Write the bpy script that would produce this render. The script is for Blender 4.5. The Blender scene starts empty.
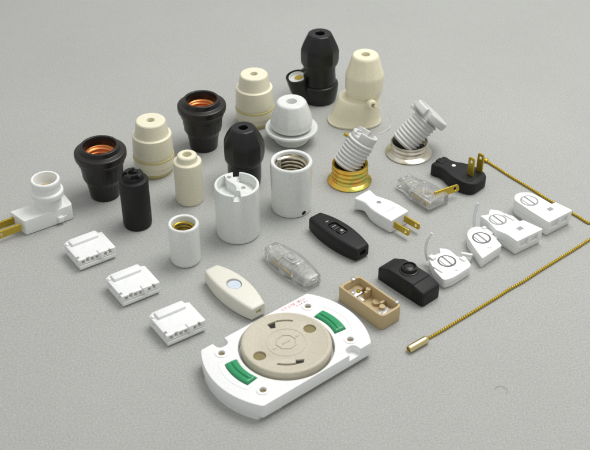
import bpy, bmesh, math, random
from mathutils import Vector, Matrix, Euler
R = math.radians; PI = math.pi
random.seed(7)
S = bpy.context.scene
col = S.collection
MM = 0.001

# ------------------------------------------------------------------ camera model
FPX, DIST, PITCH = 1080.0, 864.0, R(36.2)
CP, SP = math.cos(PITCH), math.sin(PITCH)
CY, CZ = -DIST*CP, DIST*SP
def at(u, v, z=0.0):
    """point on the level z (mm) that the photograph shows at pixel u, v"""
    x = (u-295)/FPX; y = (225-v)/FPX
    d = (x, CP+y*SP, -SP+y*CP)
    t = (z-CZ)/d[2]
    return Vector((t*d[0], CY+t*d[1]))
def zpts(pts, s, ox, oy, z):
    return [at(p[0]/s+ox, p[1]/s+oy, z) for p in pts]

# ------------------------------------------------------------------ materials
def mat(name, base, rough=0.45, metal=0.0, grain=0.05, bump=0.15, bscale=900, coat=0.0, spec=0.5, trans=0.0, ior=1.47, stain=None, alpha=1.0):
    m = bpy.data.materials.new(name); m.use_nodes = True
    nt = m.node_tree; b = nt.nodes['Principled BSDF']
    b.inputs['Roughness'].default_value = rough
    b.inputs['Metallic'].default_value = metal
    b.inputs['Coat Weight'].default_value = coat
    b.inputs['Coat Roughness'].default_value = 0.12
    b.inputs['Specular IOR Level'].default_value = spec
    b.inputs['Transmission Weight'].default_value = trans
    b.inputs['IOR'].default_value = ior
    tc = nt.nodes.new('ShaderNodeTexCoord')
    n1 = nt.nodes.new('ShaderNodeTexNoise'); n1.inputs['Scale'].default_value = 1100; n1.inputs['Detail'].default_value = 2
    n2 = nt.nodes.new('ShaderNodeTexNoise'); n2.inputs['Scale'].default_value = 1900; n2.inputs['Detail'].default_value = 2
    nt.links.new(tc.outputs['Object'], n1.inputs['Vector']); nt.links.new(tc.outputs['Object'], n2.inputs['Vector'])
    add = nt.nodes.new('ShaderNodeMath'); add.operation = 'ADD'
    nt.links.new(n1.outputs['Fac'], add.inputs[0]); nt.links.new(n2.outputs['Fac'], add.inputs[1])
    mr = nt.nodes.new('ShaderNodeMapRange')
    mr.inputs['From Min'].default_value = 0.72; mr.inputs['From Max'].default_value = 1.28
    mr.inputs['To Min'].default_value = 1-grain; mr.inputs['To Max'].default_value = 1+grain
    nt.links.new(add.outputs[0], mr.inputs['Value'])
    vm = nt.nodes.new('ShaderNodeVectorMath'); vm.operation = 'SCALE'
    vm.inputs[0].default_value = base[:3]
    nt.links.new(mr.outputs[0], vm.inputs['Scale'])
    if stain:
        n3 = nt.nodes.new('ShaderNodeTexNoise'); n3.inputs['Scale'].default_value = stain[1]; n3.inputs['Detail'].default_value = 5
        nt.links.new(tc.outputs['Object'], n3.inputs['Vector'])
        cr = nt.nodes.new('ShaderNodeValToRGB')
        el = cr.color_ramp.elements
        cols = stain[0]
        el[0].position = 0.34; el[0].color = (*cols[0], 1)
        el[1].position = 0.66; el[1].color = (*cols[-1], 1)
        for k, c in enumerate(cols[1:-1]):
            e = el.new(0.34+0.32*(k+1)/(len(cols)-1)); e.color = (*c, 1)
        nt.links.new(n3.outputs['Fac'], cr.inputs['Fac'])
        nt.links.new(cr.outputs['Color'], vm.inputs[0])
    nt.links.new(vm.outputs[0], b.inputs['Base Color'])
    if bump:
        nb = nt.nodes.new('ShaderNodeTexNoise'); nb.inputs['Scale'].default_value = bscale; nb.inputs['Detail'].default_value = 3
        nt.links.new(tc.outputs['Object'], nb.inputs['Vector'])
        bp = nt.nodes.new('ShaderNodeBump'); bp.inputs['Strength'].default_value = bump; bp.inputs['Distance'].default_value = 0.00025
        nt.links.new(nb.outputs['Fac'], bp.inputs['Height']); nt.links.new(bp.outputs['Normal'], b.inputs['Normal'])
    return m
WHITE = mat('white plastic', (0.84, 0.85, 0.84), 0.42, grain=0.06)
WHITE2 = mat('soft white nylon', (0.81, 0.82, 0.80), 0.5, grain=0.07)
PORC = mat('white porcelain', (0.73, 0.75, 0.725), 0.26, grain=0.11, coat=0.25, bump=0.1, bscale=250)
PORC2 = mat('unglazed grey porcelain', (0.62, 0.625, 0.61), 0.6, grain=0.09, bump=0.3)
IVORY = mat('ivory plastic', (0.80, 0.755, 0.56), 0.42, grain=0.08)
IVORY2 = mat('pale ivory plastic', (0.77, 0.735, 0.565), 0.45, grain=0.09)
IVORYD = mat('yellowed ivory plastic', (0.60, 0.52, 0.24), 0.5, grain=0.06)
CREAM = mat('cream urea plastic', (0.735, 0.72, 0.63), 0.42, grain=0.06)
TAN = mat('tan plastic', (0.50, 0.385, 0.21), 0.48, grain=0.05)
BEIGE = mat('speckled beige plastic', (0.545, 0.505, 0.40), 0.55, grain=0.13)
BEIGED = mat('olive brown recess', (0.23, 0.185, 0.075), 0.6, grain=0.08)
BLACK = mat('black bakelite', (0.009, 0.010, 0.0095), 0.30, grain=0.45, bump=0.4, bscale=450, spec=0.45)
BLACKB = mat('brownish black bakelite', (0.013, 0.0115, 0.010), 0.33, grain=0.4, bump=0.4, bscale=420, spec=0.45)
BLACK2 = mat('matt black rubber', (0.010, 0.0115, 0.0105), 0.5, grain=0.35, bump=0.5, bscale=700, spec=0.32)
HOLESHADE = mat('painted hole shade', (0.02, 0.018, 0.015), 0.8, grain=0.1)  # near-black colour painted in as the shade inside holes
BRASS = mat('dull yellow brass', (0.55, 0.40, 0.05), 0.36, metal=0.75, grain=0.16, bump=0.35)
BRASSC = mat('chain brass', (0.52, 0.37, 0.035), 0.34, metal=0.7, grain=0.12)
BELL = mat('polished pale brass', (0.80, 0.69, 0.36), 0.22, metal=1.0, grain=0.05, bump=0)
COPPER = mat('orange copper', (0.85, 0.30, 0.085), 0.35, metal=0.45, grain=0.08)
GOLD = mat('iridescent zinc gold', (0.8, 0.5, 0.1), 0.25, metal=0.9, grain=0.06, bump=0.05,
           stain=([(0.82, 0.36, 0.06), (0.82, 0.52, 0.08), (0.78, 0.56, 0.10), (0.48, 0.52, 0.12), (0.84, 0.44, 0.10)], 45))
NICKEL = mat('yellowish nickel', (0.66, 0.62, 0.52), 0.25, metal=0.95, grain=0.06, bump=0.05,
             stain=([(0.50, 0.45, 0.32), (0.74, 0.71, 0.62), (0.66, 0.60, 0.46)], 60))
STEEL = mat('bright steel', (0.66, 0.65, 0.63), 0.42, metal=0.9, grain=0.12, bump=0.4)
GREEN = mat('glossy green plastic', (0.018, 0.30, 0.115), 0.3, grain=0.08, coat=0.2)
CLEAR = mat('clear polycarbonate', (0.97, 0.975, 0.96), 0.04, grain=0.02, bump=0.3, bscale=300, trans=0.84, ior=1.40)
MILKY = mat('milky film', (0.84, 0.88, 0.90), 0.3, grain=0.02, trans=0.55, ior=1.3)
PALEBLUE = mat('pale blue button', (0.60, 0.67, 0.76), 0.3, grain=0.05)
DIALRING = mat('dark dial gap', (0.13, 0.13, 0.125), 0.6)
GREYINK = mat('grey moulding mark', (0.33, 0.34, 0.33), 0.6)
REDINK = mat('red ink', (0.76, 0.27, 0.29), 0.6)

# ------------------------------------------------------------------ mesh helpers (bmesh in millimetres)
def fillet(prof, n=4):
    out = []
    L = len(prof)
    for i, p in enumerate(prof):
        f = p[2] if len(p) > 2 else 0
        if f and 0 < i < L-1:
            P = Vector(p[:2]); A = Vector(prof[i-1][:2]); B = Vector(prof[i+1][:2])
            a = (A-P); b = (B-P)
            d = min(f, a.length*0.48, b.length*0.48)
            a = P + a.normalized()*d; b = P + b.normalized()*d
            for k in range(n+1):
                t = k/n
                out.append(tuple((1-t)**2*a + 2*t*(1-t)*P + t*t*b))
        else:
            out.append((p[0], p[1]))
    return out
def lathe(prof, n=72, mod=None):
    prof = fillet(prof)
    bm = bmesh.new(); rings = []
    for (r, z) in prof:
        if r < 1e-6: rings.append([bm.verts.new((0, 0, z))])
        else:
            ring = []
            for k in range(n):
                th = 2*PI*k/n
                rr = mod(th, r, z) if mod else r
                ring.append(bm.verts.new((rr*math.cos(th), rr*math.sin(th), z)))
            rings.append(ring)
    for a, b in zip(rings, rings[1:]):
        if len(a) == 1 and len(b) == 1: continue
        for k in range(n):
            k2 = (k+1) % n
            if len(a) == 1: bm.faces.new((a[0], b[k], b[k2]))
            elif len(b) == 1: bm.faces.new((a[k], b[0], a[k2]))
            else: bm.faces.new((a[k], b[k], b[k2], a[k2]))
    bmesh.ops.recalc_face_normals(bm, faces=bm.faces)
    return bm
def bake(bm, setup):
    me = bpy.data.meshes.new('tmp'); bm.to_mesh(me); bm.free()
    ob = bpy.data.objects.new('tmp', me); col.objects.link(ob)
    extra = setup(ob) or []
    dg = bpy.context.evaluated_depsgraph_get(); dg.update()
    m2 = bpy.data.meshes.new_from_object(ob.evaluated_get(dg))
    out = bmesh.new(); out.from_mesh(m2)
    for o in [ob]+extra:
        d = o.data; bpy.data.objects.remove(o); bpy.data.meshes.remove(d)
    bpy.data.meshes.remove(m2)
    return out
def bev(bm, w=0.6, seg=3, ang=32):
    def f(ob):
        m = ob.modifiers.new('b', 'BEVEL'); m.width = w; m.segments = seg
        m.limit_method = 'ANGLE'; m.angle_limit = R(ang); m.use_clamp_overlap = True
    return bake(bm, f)
def boole(bm, cutters, op='DIFFERENCE'):
    def f(ob):
        ex = []
        for c in cutters:
            me = bpy.data.meshes.new('cut'); c.to_mesh(me); c.free()
            o = bpy.data.objects.new('cut', me); col.objects.link(o); ex.append(o)
            m = ob.modifiers.new('c', 'BOOLEAN'); m.operation = op; m.solver = 'EXACT'; m.object = o
        return ex
    return bake(bm, f)
def flat(bm):
    bmesh.ops.dissolve_limit(bm, angle_limit=R(.6), verts=bm.verts, edges=bm.edges); return bm
def rpoly(pts, r, n=5):
    L = len(pts); out = []
    for i, p in enumerate(pts):
        rr = r[i] if isinstance(r, (list, tuple)) else r
        P = Vector(p[:2]); A = Vector(pts[i-1][:2]); B = Vector(pts[(i+1) % L][:2])
        a = A-P; b = B-P; d = min(rr, a.length*0.48, b.length*0.48)
        if d < 1e-3: out.append(P); continue
        a = P+a.normalized()*d; b = P+b.normalized()*d
        for k in range(n+1):
            t = k/n; out.append((1-t)**2*a + 2*t*(1-t)*P + t*t*b)
    return out
def prism(pts, z0, z1, low=None):
    """upright solid on a 2-D outline; low = outline of the bottom when it differs"""
    bm = bmesh.new(); low = low or pts
    a = [bm.verts.new((p[0], p[1], z0)) for p in low]; b = [bm.verts.new((p[0], p[1], z1)) for p in pts]
    n = len(pts)
    bm.faces.new(a[::-1]); bm.faces.new(b)
    for i in range(n): bm.faces.new((a[i], a[(i+1) % n], b[(i+1) % n], b[i]))
    bmesh.ops.recalc_face_normals(bm, faces=bm.faces)
    return bm
def box(x0, x1, y0, y1, z0, z1):
    return prism([(x0, y0), (x1, y0), (x1, y1), (x0, y1)], z0, z1)
def rbox(x0, x1, y0, y1, z0, z1, r=1, b=0.5, seg=2):
    return bev(prism(rpoly([(x0, y0), (x1, y0), (x1, y1), (x0, y1)], r), z0, z1), b, seg)
def cyl(x, y, z0, z1, r, n=32, r2=None):
    r2 = r if r2 is None else r2
    c = [(math.cos(2*PI*k/n), math.sin(2*PI*k/n)) for k in range(n)]
    return prism([(x+r2*a, y+r2*b) for a, b in c], z0, z1, [(x+r*a, y+r*b) for a, b in c])
def move(bm, loc=(0, 0, 0), rot=(0, 0, 0), scale=None):
    M = Matrix.Translation(loc) @ Euler([R(a) for a in rot]).to_matrix().to_4x4()
    if scale: M = M @ Matrix.Diagonal((*scale, 1))
    bm.transform(M); return bm
def join(*bms):
    out = bmesh.new()
    for b in bms:
        me = bpy.data.meshes.new('j'); b.to_mesh(me); b.free(); out.from_mesh(me); bpy.data.meshes.remove(me)
    return out
def rrect(w, h, r, n=5):
    """ring in the y-z plane: width w, from z=0 to h"""
    P = rpoly([(-w/2, 0), (w/2, 0), (w/2, h), (-w/2, h)], [min(r*0.45, w/3), min(r*0.45, w/3), r, r], n)
    return P
def xloft(stations):
    """stations: (x, w, h, r, z0)"""
    bm = bmesh.new(); rings = []
    for (x, w, h, r, z0) in stations:
        rings.append([bm.verts.new((x, p[0], p[1]+z0)) for p in rrect(w, h, r)])
    for a, b in zip(rings, rings[1:]):
        n = len(a)
        for k in range(n): bm.faces.new((a[k], a[(k+1) % n], b[(k+1) % n], b[k]))
    bm.faces.new(rings[0]); bm.faces.new(rings[-1][::-1])
    bmesh.ops.recalc_face_normals(bm, faces=bm.faces)
    return bm
def tube(path, r, n=10):
    bm = bmesh.new(); rings = []
    path = [Vector(p) for p in path]
    for i, p in enumerate(path):
        t = (path[min(i+1, len(path)-1)]-path[max(i-1, 0)]).normalized()
        u = t.cross(Vector((0.12, 0.2, 1))).normalized(); v = t.cross(u)
        rr = r[i] if isinstance(r, (list, tuple)) else r
        rings.append([bm.verts.new(p+rr*(math.cos(2*PI*k/n)*u+math.sin(2*PI*k/n)*v)) for k in range(n)])
    for a, b in zip(rings, rings[1:]):
        for k in range(n): bm.faces.new((a[k], a[(k+1) % n], b[(k+1) % n], b[k]))
    bm.faces.new(rings[0]); bm.faces.new(rings[-1][::-1])
    bmesh.ops.recalc_face_normals(bm, faces=bm.faces)
    return bm
def smooth_path(pts, n=8):
    pts = [Vector(p) for p in pts]; out = []
    for i in range(len(pts)-1):
        p0 = pts[max(i-1, 0)]; p1 = pts[i]; p2 = pts[i+1]; p3 = pts[min(i+2, len(pts)-1)]
        for k in range(n):
            t = k/n
            out.append(0.5*((2*p1)+(p2-p0)*t+(2*p0-5*p1+4*p2-p3)*t*t+(3*p1-p0-3*p2+p3)*t**3))
    out.append(pts[-1]); return out
def coil(r, z0, z1, pitch, wire, start=0, n=40):
    """inside screw thread as a wound wire"""
    turns = (z1-z0)/pitch; N = int(turns*n)
    path = [(r*math.cos(start+2*PI*k/n), r*math.sin(start+2*PI*k/n), z0+(z1-z0)*k/N) for k in range(N+1)]
    return tube(path, wire, 8)

def out(name, bm, m, parent=None, loc=(0, 0, 0), rot=(0, 0, 0), label=None, sharp=38):
    bmesh.ops.remove_doubles(bm, verts=bm.verts, dist=1e-4)
    bm.normal_update()
    for f in bm.faces: f.smooth = True
    for e in bm.edges:
        if len(e.link_faces) == 2 and e.calc_face_angle(0) > R(sharp): e.smooth = False
    bmesh.ops.scale(bm, vec=(MM, MM, MM), verts=bm.verts)
    me = bpy.data.meshes.new(name); bm.to_mesh(me); bm.free()
    me.materials.append(m)
    o = bpy.data.objects.new(name, me); col.objects.link(o)
    o.location = Vector(loc)*MM; o.rotation_euler = [R(a) for a in rot]
    if parent: o.parent = parent
    if label: o['label'] = label
    return o
def thing(name, label, cat, x, y, rz=0, group=None, z=0):
    o = bpy.data.objects.new(name, None); col.objects.link(o)
    o.empty_display_size = 0.01
    o.location = Vector((x, y, z))*MM; o.rotation_euler = (0, 0, R(rz))
    o['label'] = label; o['category'] = cat
    if group: o['group'] = group
    return o
def copy_thing(o, label, x, y, rz):
    c = o.copy(); col.objects.link(c); c.location = Vector((x, y, 0))*MM; c.rotation_euler = (0, 0, R(rz)); c['label'] = label
    for ch in list(o.children):
        d = ch.copy(); col.objects.link(d); d.parent = c
        for g in list(ch.children):
            e = g.copy(); col.objects.link(e); e.parent = d
    return c
def local(pts, x, y, rz):
    M = Matrix.Rotation(-R(rz), 2)
    return [tuple(M @ (Vector(p)-Vector((x, y)))) for p in pts]

# ------------------------------------------------------------------ ground
g = bpy.data.meshes.new('ground'); gb = bmesh.new()
bmesh.ops.create_grid(gb, x_segments=1, y_segments=1, size=4.0); gb.to_mesh(g); gb.free()
ground = bpy.data.objects.new('ground', g); col.objects.link(ground); ground['kind'] = 'structure'
gm = mat('grey backdrop paper', (0.385, 0.397, 0.375), 0.8, grain=0.0, bump=0, spec=0.2)
nt = gm.node_tree; bs = nt.nodes['Principled BSDF']
tc = nt.nodes.new('ShaderNodeTexCoord')
def nz(scale, det, rough=0.6):
    n = nt.nodes.new('ShaderNodeTexNoise'); n.inputs['Scale'].default_value = scale; n.inputs['Detail'].default_value = det
    n.inputs['Roughness'].default_value = rough; nt.links.new(tc.outputs['Object'], n.inputs['Vector']); return n
fine = nz(800, 2, 0.8); mid = nz(90, 3); big = nz(5, 2)
def mapr(src, a, b, c, d):
    m = nt.nodes.new('ShaderNodeMapRange'); m.inputs[1].default_value = a; m.inputs[2].default_value = b
    m.inputs[3].default_value = c; m.inputs[4].default_value = d; nt.links.new(src, m.inputs[0]); return m.outputs[0]
def mul(a, b):
    m = nt.nodes.new('ShaderNodeMath'); m.operation = 'MULTIPLY'; nt.links.new(a, m.inputs[0]); nt.links.new(b, m.inputs[1]); return m.outputs[0]
k = mul(mul(mapr(fine.outputs['Fac'], 0.3, 0.7, 0.80, 1.20), mapr(mid.outputs['Fac'], 0.3, 0.7, 0.985, 1.015)), mapr(big.outputs['Fac'], 0.3, 0.7, 0.97, 1.03))
tint = nt.nodes.new('ShaderNodeMix'); tint.data_type = 'RGBA'
tint.inputs[6].default_value = (0.396, 0.407, 0.396, 1); tint.inputs[7].default_value = (0.404, 0.404, 0.380, 1)
tn = nz(500, 2); nt.links.new(mapr(tn.outputs['Fac'], 0.35, 0.65, 0, 1), tint.inputs[0])
vs = nt.nodes.new('ShaderNodeVectorMath'); vs.operation = 'SCALE'
nt.links.new(tint.outputs[2], vs.inputs[0]); nt.links.new(k, vs.inputs['Scale'])
nt.links.new(vs.outputs[0], bs.inputs['Base Color'])
bp = nt.nodes.new('ShaderNodeBump'); bp.inputs['Strength'].default_value = 0.12; bp.inputs['Distance'].default_value = 0.0002
nt.links.new(fine.outputs['Fac'], bp.inputs['Height']); nt.links.new(bp.outputs['Normal'], bs.inputs['Normal'])
g.materials.append(gm)

# ------------------------------------------------------------------ black lamp sockets with copper thread
sock = thing('lamp_socket', 'black lamp socket with copper thread behind the small black cylinder', 'lamp socket', -157.8, 43.6, 0, 'open black lamp sockets')
prof = [(0, 0), (12.2, 0, .8), (13.2, 9, 1), (14.3, 15, 1.5), (16.6, 19, 1.5), (17.6, 31.0), (18.2, 31.4), (18.2, 32.2), (18.8, 32.6), (19.3, 36.0, .8),
        (21.0, 37.2, 1.0), (21.3, 43.0, 1.6), (16.4, 44.0, .8), (15.8, 48.0, .8), (13.4, 48.2, .8), (12.6, 44, .5), (12.6, 14), (0, 14)]
def groovy(th, r, z):
    if 9 < z < 31 and r > 13.5: return r - 0.35*(0.5+0.5*math.cos(24*th))
    return r
out('shell', lathe(prof, 96, groovy), BLACKB, sock)
th_ = [(0, 15)] + [(9.5, 15)] + [(11.2, 20+i*0.25) for i in range(0, 81)] + [(12.4, 40.2), (12.4, 15.2), (0, 14.6)]
def helix(amp, pitch, zlo=20, zhi=40, rmin=0):
    def f(th, r, z):
        if zlo <= z <= zhi and r > rmin and r < 12: return r + amp*math.sin(2*PI*z/pitch - th)
        return r
    return f
out('screw_thread', lathe([(0, 15), (9.5, 15)] + [(11.2, 20+i*0.3) for i in range(0, 67)] + [(12.5, 40.4), (12.5, 15), (12.4, 14.6), (0, 14.6)], 64, helix(0.85, 3.4)), COPPER, sock)
out('contact', join(cyl(0, 0, 15, 17, 3.2), rbox(-2, 9, -2, 2, 16.5, 17.2, .6, .2)), BRASS, sock)
copy_thing(sock, 'black lamp socket with copper thread between the two stepped ivory sockets', -80.9, 118.9, 40)

# ------------------------------------------------------------------ stepped ivory sockets
iv = thing('stepped_socket', 'stepped ivory lamp socket behind the small ivory cylinder', 'lamp socket', -120.4, 80.3, 0, 'stepped ivory lamp sockets')
out('upper_body', lathe([(0, 17.6), (16.9, 17.6, .3), (17.2, 20, .8), (16.6, 36.6, .6), (14.5, 37.0, .3), (14.2, 38.0), (12.5, 48.8, .8), (11.6, 49.8, .6), (3.4, 49.8, .4), (3.0, 46), (2.6, 40), (0, 40)], 96), IVORY2, iv)
out('seam_ring', lathe([(0, 15.8), (17.7, 15.8, .3), (17.5, 17.6, .3), (0, 17.6)], 96), IVORYD, iv)
out('lower_ring', lathe([(0, 4), (16.2, 4, .3), (17.0, 8.5), (16.6, 9), (17.3, 9.4), (17.6, 15.9, .6), (0, 16.1)], 96), IVORY2, iv)
out('base', lathe([(0, 0), (14.6, 0, .6), (15.4, 3.9), (0, 3.9)], 96), IVORYD, iv)
out('cord_hole_fill', lathe([(0, 40.2), (2.5, 40.2), (2.5, 41), (0, 41)], 32), HOLESHADE, iv)  # dark disc on the hole floor, paints in the shade down there
copy_thing(iv, 'stepped ivory lamp socket left of the white domed socket with a flange', -36.8, 161.1, 60)

# ------------------------------------------------------------------ small cylinders with a nub
def nub_socket(name, label, x, y, h, m, rough_top):
    t = thing(name, label, 'lamp socket', x, y, 20)
    b = lathe([(0, 0), (11.0, 0, .8), (11.5, 3), (11.5, h-6, 1.3), (8.4, h-5.6, .4), (8.0, h-1, 1.0), (6.8, h, .8), (3.8, h, .5), (3.4, h-4), (3.0, h-9), (0, h-9)], 80)
    if rough_top:
        b = boole(b, [move(box(-12, -4.5, -1.6, 1.6, h-4.5, h+3), rot=(0, 0, 0)), move(box(3, 12, -2.4, 2.4, h-2.2, h+3), rot=(0, 0, 50)), box(-3, 3, -12, -5.5, h-3, h+3)])
    out('body', b, m, t)
    return t
t = nub_socket('small_socket', 'small black cylindrical socket with notched nub on top', -125.8, 1.8, 49.5, BLACK2, True)
out('clamp', rbox(-3.4, 3.0, -3.0, 3.0, 40.4, 46.5, 1.2, .6), BLACK, t)
t = nub_socket('small_socket', 'small plain ivory cylindrical socket with round nub and hole', -86.8, 35.8, 44.4, IVORY2, False)
out('cord_hole_fill', cyl(0, 0, 35.3, 36.2, 2.9), IVORYD, t)

# ------------------------------------------------------------------ faceted black socket
def flute(n, depth, zlo, zhi, ph=0):
    def f(th, r, z):
        if zlo <= z <= zhi and r > 8:
            a = ((th+ph) % (2*PI/n)) - PI/n
            k = math.cos(PI/n)/math.cos(a)
            w = min(1, (z-zlo)/3, (zhi-z)/3+.3)
            return r*(1-w*depth*(1-(k-math.cos(PI/n))/(1-math.cos(PI/n))))
        return r
    return f
t = thing('faceted_socket', 'black socket with faceted domed cap and hole on top, standing alone in mid group', 'lamp socket', -42.3, 60.6, 10)
out('body', lathe([(0, 0), (13.2, 0, .8), (14.0, 6), (14.2, 22, .6), (15.2, 23.6), (0, 23.8)], 80), BLACK, t)
out('cap', lathe([(0, 24), (15.6, 24, .5), (16.6, 26), (17.3, 30), (17.3, 40.5, 2.5), (14.6, 47.0), (11.4, 52.4), (10.0, 54.0, .8), (8.8, 54.5, .5), (3.8, 54.4, .5), (3.4, 50), (3, 44), (0, 44)], 160, flute(9, .05, 25.0, 54, .1)), BLACK, t)

# ------------------------------------------------------------------ white dome with a flange
p = at(291.5, 129, 12)
t = thing('domed_socket', 'white porcelain domed socket with wide round flange and hole on top', 'lamp socket', p.x, p.y, 8)
out('dome', lathe([(0, 15), (17.0, 15, .4), (18.4, 16.5), (18.9, 21.5, 1.5), (17.0, 29), (13.2, 39.4, 1.0), (11.6, 40.7, .8), (4.8, 40.6, .8), (4.2, 37), (3.8, 33), (0, 33)], 96, flute(10, .018, 16, 40)), PORC, t)
out('flange', lathe([(0, 11.5), (15.2, 11.5), (22.6, 11.5, .5), (23.6, 13, 1), (23.0, 15.0, .8), (20.5, 14.2, .5), (18.8, 13.6), (0, 13.6)], 96), PORC, t)
out('threaded_neck', lathe([(0, 0), (13.6, 0, .8), (14.6, 2)] + [(14.7+.45*math.sin(i*.9), 2+i*.3) for i in range(28)] + [(15, 11.4), (0, 11.4)], 80), PORC, t)

# ------------------------------------------------------------------ porcelain cylinders
t = thing('porcelain_socket', 'small open white porcelain socket with brass thread, shortest of the white cylinders', 'lamp socket', -83.5, -45.2, 0)
out('body', lathe([(0, 0), (10.6, 0, 1.2), (11.5, 2.4, 1), (11.8, 34.2, 1.3), (10.9, 35.4, .8), (9.0, 34.9, .7), (8.6, 31), (8.5, 8), (0, 8)], 80), PORC, t)
out('screw_thread', coil(7.7, 12, 31, 2.9, .95, 1.0), BRASS, t)
out('contact', cyl(0, 0, 8.1, 11, 3), BRASS, t)

t = thing('porcelain_socket', 'white porcelain cylinder with recessed S-shaped top and two screw holes', 'lamp socket', -44.8, -9.6, 0)
b = lathe([(0, 0), (16.4, 0, .8), (17.0, 1.2, .6), (17.4, 3), (17.4, 45.4, .7), (16.9, 46, .4), (0, 46)], 96)
def kidney(a0, a1, ri, ro, inner):
    pts = [(ro*math.cos(R(a0+(a1-a0)*k/24)), ro*math.sin(R(a0+(a1-a0)*k/24))) for k in range(25)]
    return rpoly(pts + inner, [0]*25 + [2.2]*len(inner), 4)
c1 = prism(kidney(130, 264, 0, 15.3, [(0.5, -6.5), (-1.0, -1.5), (-4.2, 2.2), (-7.5, 4.8)]), 37.5, 50)
c2 = prism(kidney(-36, 84, 0, 15.3, [(0.2, 7.5), (-0.6, 3.2), (3.4, 1.6), (6.5, -1.0)]), 37.5, 50)
n1 = prism(rpoly([(-3.4, 9), (1.0, 8.0), (1.6, 20), (-4.0, 20)], .8), 41.2, 50)
n2 = prism(rpoly([(-2.0, -20), (4.2, -20), (3.2, -9.5), (-0.6, -8.5)], .8), 41.2, 50)
h1 = cyl(-6.4, 9.6, 36, 50, 1.9); h2 = cyl(5.2, -4.8, 36, 50, 1.9)
b = boole(b, [c1, c2, n1, n2, h1, h2]); flat(b)
out('body', bev(b, .45, 2, 50), PORC, t)
for (hx, hy) in ((-6.4, 9.6), (5.2, -4.8)): out('screw', cyl(hx, hy, 35.5, 42.2, 1.85), TAN, t)

t = thing('porcelain_socket', 'white porcelain socket with steel thread and dark notch at its foot', 'lamp socket', -2.9, 24.6, 0)
b = lathe([(0, 0), (15.6, 0, .8), (16.2, 1.2, .6), (16.4, 3), (17.0, 44.6, 1.3), (15.9, 46, 1.0), (13.8, 45.3, .8), (13.2, 42), (13.1, 12), (0, 12)], 96)
b = boole(b, [move(cyl(0, 0, -4, 4, 2.2, 24), (10.4, -13.0, 3.2), (90, 0, 38))])
out('body', b, PORC, t)
out('cord_notch_shade', move(cyl(0, 0, -1.5, 1.0, 2.15, 24), (9.2, -11.4, 3.2), (90, 0, 38)), HOLESHADE, t)  # dark plug colours the notch as if shaded inside
out('screw_thread', join(coil(12.2, 20, 42, 3.4, 1.15, 2.2), lathe([(12.9, 12.4), (12.9, 43), (13.3, 43), (13.3, 12.4)], 64)), NICKEL, t)
out('thread_clip', rbox(-11.6, -8.2, 3.6, 7.6, 30, 44, .8, .5), STEEL, t)
out('contact', join(cyl(0, 0, 12, 15, 4), rbox(-3, 10, -3, 3, 14, 15, .8, .3)), BRASS, t)

# ------------------------------------------------------------------ tall black socket with side opening
t = thing('branch_socket', 'tall black socket with faceted cap and open side branch, rearmost of all', 'lamp socket', 22.9, 204.1, 5)
out('cap', lathe([(0, 38), (16.6, 38, .5), (17.6, 40), (18.0, 44), (18.0, 53.5, 2.5), (15.2, 60), (12.0, 66.4), (10.8, 67.9, .6), (9.6, 68.3, .4), (4.4, 68.2, .6), (4, 64), (3.6, 58), (0, 58)], 160, flute(9, .055, 38.5, 68, .25)), BLACK, t)
out('body', lathe([(0, 16), (15.6, 16, .5), (15.4, 24), (14.8, 30), (15.2, 37.6, .5), (0, 37.8)], 80), BLACK, t)
out('base_ring', lathe([(0, 0), (15.4, 0, 1), (16.6, 3), (17.6, 10), (18.0, 16.4), (17.4, 18.2, .8), (16, 18.8), (0, 18.8)], 96), BLACK, t)
# branch: tapered cup leaning out to the left
def ring3(c, ax, rx, ry, n=48):
    ax = Vector(ax).normalized(); u = ax.cross(Vector((0, 1, 0))).normalized(); v = ax.cross(u)
    return [Vector(c)+rx*math.cos(2*PI*k/n)*u+ry*math.sin(2*PI*k/n)*v for k in range(n)]
def ringloft(rings, cap0=True, cap1=True):
    bm = bmesh.new(); vr = [[bm.verts.new(p) for p in r] for r in rings]; n = len(vr[0])
    for a, b in zip(vr, vr[1:]):
        for k in range(n): bm.faces.new((a[k], a[(k+1) % n], b[(k+1) % n], b[k]))
    if cap0: bm.faces.new(vr[0])
    if cap1: bm.faces.new(vr[-1][::-1])
    bmesh.ops.recalc_face_normals(bm, faces=bm.faces); return bm
axb = (-.16, -.16, .97)
bc = Vector((-21.5, -3.0, 26.5))
out('side_branch', ringloft([ring3((-2, -1, 3), (-.5, -.1, .9), 11, 12), ring3((-13, -2, 7.0), (-.5, -.1, .85), 9.8, 11.5), ring3((-18.3, -2.6, 14), (-.3, -.1, .95), 9.8, 10.4),
     ring3((-20.5, -3, 22), axb, 10.2, 10.0), ring3(bc, axb, 10.6, 9.8), ring3(bc+Vector((0, 0, .6)), axb, 9.8, 9.0), ring3(bc+Vector((.2, 0, -1.5)), axb, 8.0, 8.0), ring3((-19.5, -2.8, 19), axb, 7.6, 7.6)]), BLACK, t)
web = [(-23.5, 22), (-14, 31.5), (-8, 36.5), (-4, 37), (-4, 6), (-16, 8)]
wb = prism(rpoly([(a_, -b_) for a_, b_ in web], 2), -8.0, 5.5)
wb = boole(move(wb, rot=(90, 0, 0), scale=(1, -1, 1)) if False else move(prism(rpoly(web, 2), -5.5, 8.0), rot=(90, 0, 0)), [move(cyl(0, 0, -9, 30, 8.0, 40), bc, (-8, -9, 0))])
bmesh.ops.recalc_face_normals(wb, faces=wb.faces)
out('branch_web', bev(wb, .8, 3, 40), BLACK, t)
out('branch_insert', ringloft([ring3(bc+Vector((1, .2, -6)), axb, 7.6, 7.6), ring3(bc+Vector((0.1, 0, -.6)), axb, 7.9, 7.9), ring3(bc+Vector((0.1, 0, -.3)), axb, 7.0, 7.0), ring3(bc+Vector((.4, 0, -2.6)), axb, 6.4, 6.4)]), WHITE2, t)
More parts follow.
